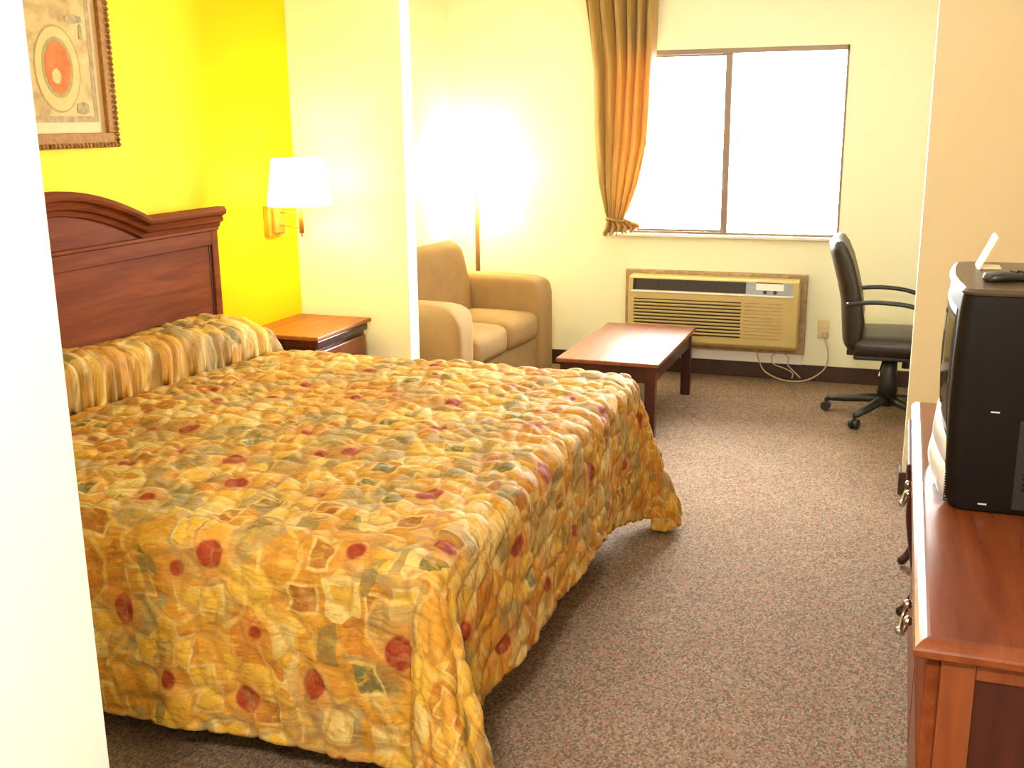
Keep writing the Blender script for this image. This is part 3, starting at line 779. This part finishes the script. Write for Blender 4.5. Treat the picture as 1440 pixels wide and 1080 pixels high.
rod = thing('curtain_rod', 'bronze curtain rod along the top of the window wall, above the curtain', 'curtain rod', (-1.1,6.65,2.41))
rel(tubeobj('rod', [(-2.0,6.64,2.41),(-.2,6.64,2.41)], .011, M['pole'], None, 12), rod)
for xx in (-1.98,-.22): rel(boxes('bracket', [(xx-.01,xx+.01,6.64,D,2.400,2.420)], M['pole'], None, .002), rod)

# ------------------------------------------------------------------ office chair
ch = thing('office_chair', 'black leather swivel office chair on a five-star caster base, by the window wall', 'chair', (-.005,5.99,0), math.radians(2))
def bp(name, path, hw, th, mat):   # padded back: path of (x,z) centre line with thickness
    bm = bmesh.new(); rings = []; n = len(path); m = 28
    for i, (x, z, t) in enumerate(path):
        e = i/(n-1); k = 1-abs(2*e-1)**6*.18
        x2 = path[min(i+1,n-1)]; x1 = path[max(i-1,0)]; dx, dz = x2[0]-x1[0], x2[1]-x1[1]; l = math.hypot(dx,dz); nx_, nz_ = dz/l, -dx/l
        row = []
        for j in range(m):
            a = 2*PI*j/m; c, s_ = math.cos(a), math.sin(a)
            yy = hw*k*math.copysign(abs(c)**.28, c); tt = t/2*math.copysign(abs(s_)**.6, s_)
            # gentle wrap forward at the sides
            wrap = .030*(yy/hw)**2
            row.append(bm.verts.new((x+nx_*(tt+wrap), yy, z+nz_*(tt+wrap))))
        rings.append(row)
    for a, b_ in zip(rings, rings[1:]):
        for j in range(m): bm.faces.new((a[j],a[(j+1)%m],b_[(j+1)%m],b_[j]))
    bm.faces.new(rings[0][::-1]); bm.faces.new(rings[-1])
    return from_bm(name, bm, mat, ch, True)
path = [(-.218,.405,.045),(-.215,.42,.072),(-.212,.47,.088),(-.211,.55,.104),(-.224,.65,.098),(-.248,.75,.096),(-.278,.85,.096),(-.305,.92,.085),(-.318,.955,.062),(-.322,.972,.025)]
bp('backrest', path, .235, .09, M['leather'])
soft('seat', -.20, .28, -.24, .24, .375, .475, .045, M['leather'], ch, (0,0,.018))
box('seat_pan', -.19, .25, -.2, .2, .352, .378, M['black_plastic'], ch, b=.01)
box('back_bracket', -.225, -.10, -.05, .05, .345, .375, M['black_plastic'], ch, b=.006)
for s in (-1,1):
    pts = catmull([(-.235,s*.245,.652),(-.16,s*.262,.668),(-.04,s*.272,.672),(.09,s*.272,.655),(.20,s*.27,.60),(.235,s*.265,.50),(.20,s*.255,.40),(.08,s*.235,.368)], 6)
    tubeobj('armrest', pts, .015, M['black_plastic'], ch, 10, sq=(1.15,.8))
latheobj('gas_column', [(.050,.09),(.048,.22),(.042,.25),(.040,.345)], M['black_plastic'], ch, 24)
tubeobj('tension_knob', [(.085,-.02,.362),(.085,-.02,.285)], [.02,.024], M['black_plastic'], ch, 16)
tubeobj('tilt_lever', [(-.03,-.05,.345),(-.05,-.17,.30),(-.055,-.20,.27)], .004, M['chrome'], ch, 8)
latheobj('hub', [(.03,.065),(.05,.075),(.05,.115),(.036,.135)], M['black_plastic'], ch, 24)
for k in range(5):
    a = math.radians(168+72*k)
    c, s_ = math.cos(a), math.sin(a)
    bm = bmesh.new()
    tube(bm, [(c*.03,s_*.03,.105),(c*.12,s_*.12,.098),(c*.22,s_*.22,.083),(c*.318,s_*.318,.072)], [.032,.028,.024,.019], 12, sq=(1,.85))
    lg = from_bm('base_arm', bm, M['black_plastic'], ch, True)
    bm = bmesh.new()
    for o_ in (-.014,.014):
        m = Matrix.Translation((c*.325-s_*o_, s_*.325+c*o_, .027)) @ Matrix.Rotation(a,4,'Z') @ Matrix.Rotation(PI/2,4,'X')
        r = bmesh.ops.create_cone(bm, cap_ends=True, segments=24, radius1=.026, radius2=.026, depth=.018, matrix=m)
    tube(bm, [(c*.325,s_*.325,.027),(c*.325,s_*.325,.075)], .010, 10)
    w_ = from_bm('caster', bm, M['black_plastic']); w_.parent = lg; bev(w_, .004, 2)

# ------------------------------------------------------------------ dresser
dr_ = thing('dresser', 'long cherry wood dresser with pewter drawer pulls, carrying the television', 'dresser', (.36,2.53,0))
bx0, bx1, by0, by1 = .098, XR-.025, 1.745, 3.31
# chamfered top
ztp = .76; xa, xb, ya, yb = .068, XR-.014, 1.717, 3.335
bm = bmesh.new()
def ring(i, z): return [bm.verts.new(p) for p in ((xa+i,ya+i,z),(xb,ya+i,z),(xb,yb-i,z),(xa+i,yb-i,z))]
R = [ring(.008,.736), ring(.0,.742), ring(0,.753), ring(.003,.757), ring(.009,.763), ring(.015,.7675), ring(.021,.7695), ring(.026,.770)]
for a, b_ in zip(R, R[1:]):
    for k in range(4): bm.faces.new((a[k],a[(k+1)%4],b_[(k+1)%4],b_[k]))
bm.faces.new(R[0][::-1]); bm.faces.new(R[-1])
rel(from_bm('top', bm, M['cherry_top']), dr_)
rel(boxes('body', [(bx0+.018,bx1,by0+.012,by1-.012,.07,.736)], M['cherry_dark'], None, .002), dr_)
for yy in (by0, by1-.012):   # framed end panels
    rel(boxes('end_frame', [(bx0+.016,bx0+.070,yy,yy+.013,.07,.736),(bx1-.055,bx1,yy,yy+.013,.07,.736),(bx0+.070,bx1-.055,yy,yy+.013,.70,.736),(bx0+.070,bx1-.055,yy,yy+.013,.07,.14)], M['cherry_z'], None, .003), dr_)
rel(boxes('plinth', [(bx0+.016,bx1,by0-.002,by1+.002,0,.07)], M['cherry_dark'], None, .004), dr_)
for (y0,y1) in ((by0+.012,2.515),(2.535,by1-.012)):
    z0, z1 = .50, .720
    d_ = rel(box('drawer', bx0-.008, bx0+.018, y0, y1, z0, z1, M['cherry_y'], b=.006), dr_)
    cy, cz, hx = (y0+y1)/2, .612, bx0-.008
    bm = bmesh.new()
    for s in (-1,1):
        tube(bm, [(hx,cy+s*.04,cz+.015),(hx-.018,cy+s*.04,cz+.015)], [.009,.006], 10)
        bmesh.ops.create_uvsphere(bm, u_segments=12, v_segments=8, radius=.010, matrix=Matrix.Translation((hx-.021,cy+s*.04,cz+.015)))
    tube(bm, catmull([(hx-.021,cy-.04,cz+.015),(hx-.028,cy-.040,cz-.008),(hx-.032,cy-.022,cz-.024),(hx-.034,cy,cz-.028),(hx-.032,cy+.022,cz-.024),(hx-.028,cy+.040,cz-.008),(hx-.021,cy+.04,cz+.015)],5), .0045, 8)
    bmesh.ops.create_uvsphere(bm, u_segments=12, v_segments=8, radius=.009, matrix=Matrix.Translation((hx-.034,cy,cz-.028)))
    h_ = from_bm('handle', bm, M['chrome'], None, True); h_.parent = d_
    rel(box('cabinet_door', bx0+.008, bx0+.020, y0+.01, y1-.01, .085, .485, M['cherry_z'], b=.004), dr_)

# small side table with curved legs beyond the dresser
stb = thing('side_table', 'dark side table on curved cabriole legs, mostly hidden beyond the dresser', 'table', (.30,3.72,0))
sx0, sx1, sy0, sy1 = .083, .60, 3.42, 3.96
rel(box('tabletop', sx0-.01, sx1, sy0, sy1, .52, .54, M['cherry_dark'], b=.005), stb)
rel(boxes('apron', [(sx0+.02,sx1-.03,sy0+.03,sy1-.03,.45,.52)], M['cherry_dark'], None, .003), stb)
for (a, b_, ox, oy) in ((sx0+.04,sy0+.05,-1,-1),(sx0+.04,sy1-.05,-1,1),(sx1-.06,sy0+.05,1,-1),(sx1-.06,sy1-.05,1,1)):
    k = ox
    pts = catmull([(a,b_,.50),(a-.018*1,b_,.42) if k<0 else (a+.018,b_,.42),(a+k*.022,b_,.34),(a+k*.006,b_,.22),(a-k*.004,b_,.12),(a+k*.010,b_,.055),(a+k*.036,b_,.018),(a+k*.044,b_,.010)], 5)
    rr = [ .026+(.012-.026)*min(1,i/22) if i<22 else .012+.006*min(1,(i-22)/8) for i in range(len(pts))]
    rr = [min(r_, max(.008,p.z-.0005)) if p.z<.03 else r_ for r_, p in zip(rr, pts)]
    rel(tubeobj('leg', pts, rr, M['cherry_dark'], None, 12), stb)

# ------------------------------------------------------------------ television
tv = thing('television', 'boxy dark tube television with silver speaker base, on the dresser', 'television', (.30,2.6,.77))
def plan(front, x1, y0, y1, cr, n=14, bulge=.0):
    """plan outline (x,y): curved front on -x, squared back"""
    pts = []
    # near corner (front/-y) rounded
    for i in range(n+1):
        t = i/n; y = y0+cr+(y1-y0-2*cr)*t
        pts.append((front-bulge*math.sin(PI*t), y))
    far = [(front+cr*(1-math.cos(a)), y1-cr+cr*math.sin(a)) for a in [PI/2*k/8 for k in range(1,9)]]
    near = [(front+cr*(1-math.cos(a)), y0+cr-cr*math.sin(a)) for a in [PI/2*k/8 for k in range(8,0,-1)]]
    return near + pts + far + [(x1,y1),(x1,y0)]
def loft(name, secs, mat, smooth=False, b=0):
    bm = bmesh.new(); rings = [[bm.verts.new((x_,y_,z_)) for x_,y_ in pl] for pl, z_ in secs]
    n = len(rings[0])
    for a, b_ in zip(rings, rings[1:]):
        for i in range(n): bm.faces.new((a[i],a[(i+1)%n],b_[(i+1)%n],b_[i]))
    bm.faces.new(rings[0][::-1]); bm.faces.new(rings[-1])
    o = from_bm(name, bm, mat, None, smooth)
    if b: bev(o, b, 2, 50)
    return o
ty0_, ty1_ = 2.372, 2.86
secs = [(plan(.140,.36,ty0_+.004,ty1_,.035,bulge=.004),.772),(plan(.130,.365,ty0_,ty1_,.035,bulge=.004),.80),(plan(.124,.365,ty0_,ty1_,.035,bulge=.006),1.00),(plan(.124,.36,ty0_,ty1_,.035,bulge=.008),1.10),(plan(.128,.355,ty0_+.003,ty1_,.035,bulge=.012),1.20),(plan(.132,.35,ty0_+.008,ty1_-.004,.035,bulge=.012),1.238)]
hou = rel(loft('front_housing', secs, M['tv_plastic'], b=.004), tv)
tp = rel(loft('top_cover', [(plan(.131,.352,ty0_+.008,ty1_-.004,.035,bulge=.013),1.238),(plan(.128,.354,ty0_+.006,ty1_-.002,.035,bulge=.015),1.243),(plan(.136,.348,ty0_+.014,ty1_-.010,.035,bulge=.012),1.250)], M['tv_top']), tv)
# rear tube housing, narrowing to the back
bm = bmesh.new()
def rsec(x_, y0, y1, z0, z1): return [bm.verts.new(p) for p in ((x_,y0,z0),(x_,y1,z0),(x_,y1,z1),(x_,y0,z1))]
R = [rsec(.35,2.40,2.835,.772,1.225), rsec(.43,2.42,2.815,.772,1.20), rsec(.57,2.47,2.76,.772,1.08), rsec(.615,2.50,2.73,.778,1.02)]
for a, b_ in zip(R, R[1:]):
    for k in range(4): bm.faces.new((a[k],a[(k+1)%4],b_[(k+1)%4],b_[k]))
bm.faces.new(R[0][::-1]); bm.faces.new(R[-1])
rel(bev(from_bm('rear_housing', bm, M['tv_plastic']), .01, 3), tv)
# side recess with vent ribs
sp = rel(box('side_panel', .262, .35, ty0_-.004, ty0_+.002, .785, .98, M['tv_vent'], b=.003), tv)
o = boxes('vent_ribs', [(.278,.335,ty0_-.007,ty0_-.003,.83+.012*i,.835+.012*i) for i in range(9)], M['tv_plastic']); o.parent = sp
rel(boxes('latch_mark', [(.205,.222,ty0_-.002,ty0_+.001,.994,.9965)], M['silver']), tv)
rel(boxes('latch_mark', [(.197,.214,ty0_-.002,ty0_+.001,.790,.7925)], M['silver']), tv)
# screen: convex glass in a dark bezel on the -x face
bm = bmesh.new(); rows = []
for j in range(17):
    z = .93+.27*j/16; row = []
    for i in range(21):
        y = 2.425+.385*i/20
        zz = (j-8)/8; yy = (i-10)/10
        row.append(bm.verts.new((.112+.006*zz*zz+.010*yy*yy, y, z)))
    rows.append(row)
for r, s_ in zip(rows, rows[1:]):
    for i in range(20): bm.faces.new((r[i],r[i+1],s_[i+1],s_[i]))
ob_ = rel(from_bm('screen', bm, M['glass_dark'], None, True), tv); md = ob_.modifiers.new('t','SOLIDIFY'); md.thickness=.004; md.offset = 0
# silver lower fascia and the bulging speaker bar
sf = [(plan(.124,.150,2.41,2.835,.03,bulge=.010),.862),(plan(.117,.150,2.405,2.84,.03,bulge=.012),.875),(plan(.119,.150,2.405,2.84,.03,bulge=.010),.905),(plan(.124,.150,2.41,2.835,.03,bulge=.006),.918)]
rel(loft('control_fascia', sf, M['silver'], b=.003), tv)
sf = [(plan(.134,.16,2.41,2.835,.03,bulge=.010),.772),(plan(.120,.16,2.40,2.84,.03,bulge=.014),.790),(plan(.113,.16,2.395,2.845,.03,bulge=.014),.815),(plan(.117,.16,2.395,2.845,.03,bulge=.013),.845),(plan(.126,.16,2.40,2.84,.03,bulge=.010),.860)]
spk = rel(loft('speaker_bar', sf, M['silver'], b=.003), tv)
o = boxes('speaker_grille', [(.128,.150,2.3935,2.398,.783+.006*i,.785+.006*i) for i in range(11)], M['tv_vent']); o.parent = spk

# folded white card and the remote on the television
cd = thing('card_stand', 'small upright white card on a pale base, on top of the television', 'card holder', (.19,2.73,1.25))
bm = bmesh.new()
bbox(bm, -.003, .003, -.045, .045, 0, .085, Matrix.Rotation(math.radians(24),4,'Y'))
o = from_bm('card', bm, M['card'], cd); bev(o, .001, 1)
box('foot', .0, .05, -.03, .03, 0, .004, M['outlet'], cd, b=.001)
cd.location = (.176,2.735,1.2505)
rm = thing('remote_control', 'black remote control lying on top of the television', 'remote control', (.255,2.54,1.2505), math.radians(28))
bm = bmesh.new()
pr_ = [(-.085,.012,.010),(-.078,.022,.018),(-.05,.025,.021),(0,.021,.017),(.05,.022,.016),(.078,.020,.014),(.085,.012,.009)]
rings = []
for (xx, hw, hh) in pr_:
    rings.append([bm.verts.new((xx, hw*math.copysign(abs(math.cos(a))**.6, math.cos(a)), hh*(.5+.5*math.copysign(abs(math.sin(a))**.7, math.sin(a))))) for a in [2*PI*k/20 for k in range(20)]])
for a, b_ in zip(rings, rings[1:]):
    for k in range(20): bm.faces.new((a[k],a[(k+1)%20],b_[(k+1)%20],b_[k]))
bm.faces.new(rings[0][::-1]); bm.faces.new(rings[-1])
from_bm('body', bm, M['black_plastic'], rm, True)
for i in range(5):
    for j in (-1,0,1):
        latheobj('button', [(.004,.0),(.004,.003),(.002,.004)], M['tv_vent'], rm, 10, (-.02+.018*i, j*.011, .0165))

# ------------------------------------------------------------------ unseen ceiling fixture added in place of the camera flash
el = thing('flash_fill_fixture', 'round white ceiling fixture added behind the camera in place of its flash', 'added fill light', (-.30,-.25,ZC))
M['dome'] = emit('flash_fill_dome', (1,.97,.92), 6)
rel(latheobj('rim', [(.17,-.03),(.175,-.02),(.175,-.002)], M['white_plastic'], None, 40, (-.30,-.25,ZC)), el)
rel(latheobj('dome', [(.02,-.095),(.09,-.085),(.14,-.06),(.16,-.03)], M['dome'], None, 40, (-.30,-.25,ZC)), el)

# ------------------------------------------------------------------ lights
def point(name, loc, energy, col, r=.03):
    l = bpy.data.lights.new(name, 'POINT'); l.energy = energy; l.color = col; l.shadow_soft_size = r
    o = bpy.data.objects.new(name, l); COL.objects.link(o); o.location = loc; return o
WARM = (1,.74,.09)
point('sconce_bulb_light', (SX,SY,1.325), 13, WARM, .03)
point('floor_lamp_bulb_light', (FX,FY,1.285), 40, (1,.80,.26), .03)
a = bpy.data.lights.new('flash_fill_light','AREA'); a.shape='DISK'; a.size=.3; a.energy=38; a.color=(1,.93,.80)  # added frontal fill doing the work of the camera flash
ao = bpy.data.objects.new('flash_fill_light', a); COL.objects.link(ao); ao.location=(-.30,-.25,ZC-.10)
ao.rotation_euler=(math.radians(38),0,math.radians(18))
p = bpy.data.lights.new('window_portal','AREA'); p.shape='RECTANGLE'; p.size=WX1-WX0; p.size_y=WZ1-WZ0; p.cycles.is_portal=True
po = bpy.data.objects.new('window_portal', p); COL.objects.link(po); po.location=((WX0+WX1)/2, D+.10, (WZ0+WZ1)/2); po.rotation_euler=(-PI/2,0,0)
w = bpy.data.worlds.new('sky'); S.world = w; w.use_nodes = True
w.node_tree.nodes['Background'].inputs[0].default_value=(.95,.98,1,1); w.node_tree.nodes['Background'].inputs[1].default_value=32

# ------------------------------------------------------------------ camera
yaw,pitch,roll,f = .348,.242,-.011,1506.4
F = Vector((-math.sin(yaw)*math.cos(pitch), math.cos(yaw)*math.cos(pitch), -math.sin(pitch)))
R0 = Vector((math.cos(yaw), math.sin(yaw), 0)); U0 = R0.cross(F)
Rr = R0*math.cos(roll)+U0*math.sin(roll); Ur = -R0*math.sin(roll)+U0*math.cos(roll)
cam = bpy.data.cameras.new('camera'); cam.sensor_width=36; cam.lens=f*36/1440; cam.clip_start=.02
co = bpy.data.objects.new('camera', cam); COL.objects.link(co)
m = Matrix((Rr, Ur, -F)).transposed().to_4x4(); m.translation = (0,0,1.6); co.matrix_world = m
S.camera = co
S.view_settings.view_transform='Standard'; S.view_settings.look='None'; S.view_settings.gamma=1; S.view_settings.exposure=1.72
S.view_settings.use_curve_mapping=False
try:
    S.cycles.max_bounces=10; S.cycles.diffuse_bounces=6; S.cycles.sample_clamp_indirect=12
except Exception: pass
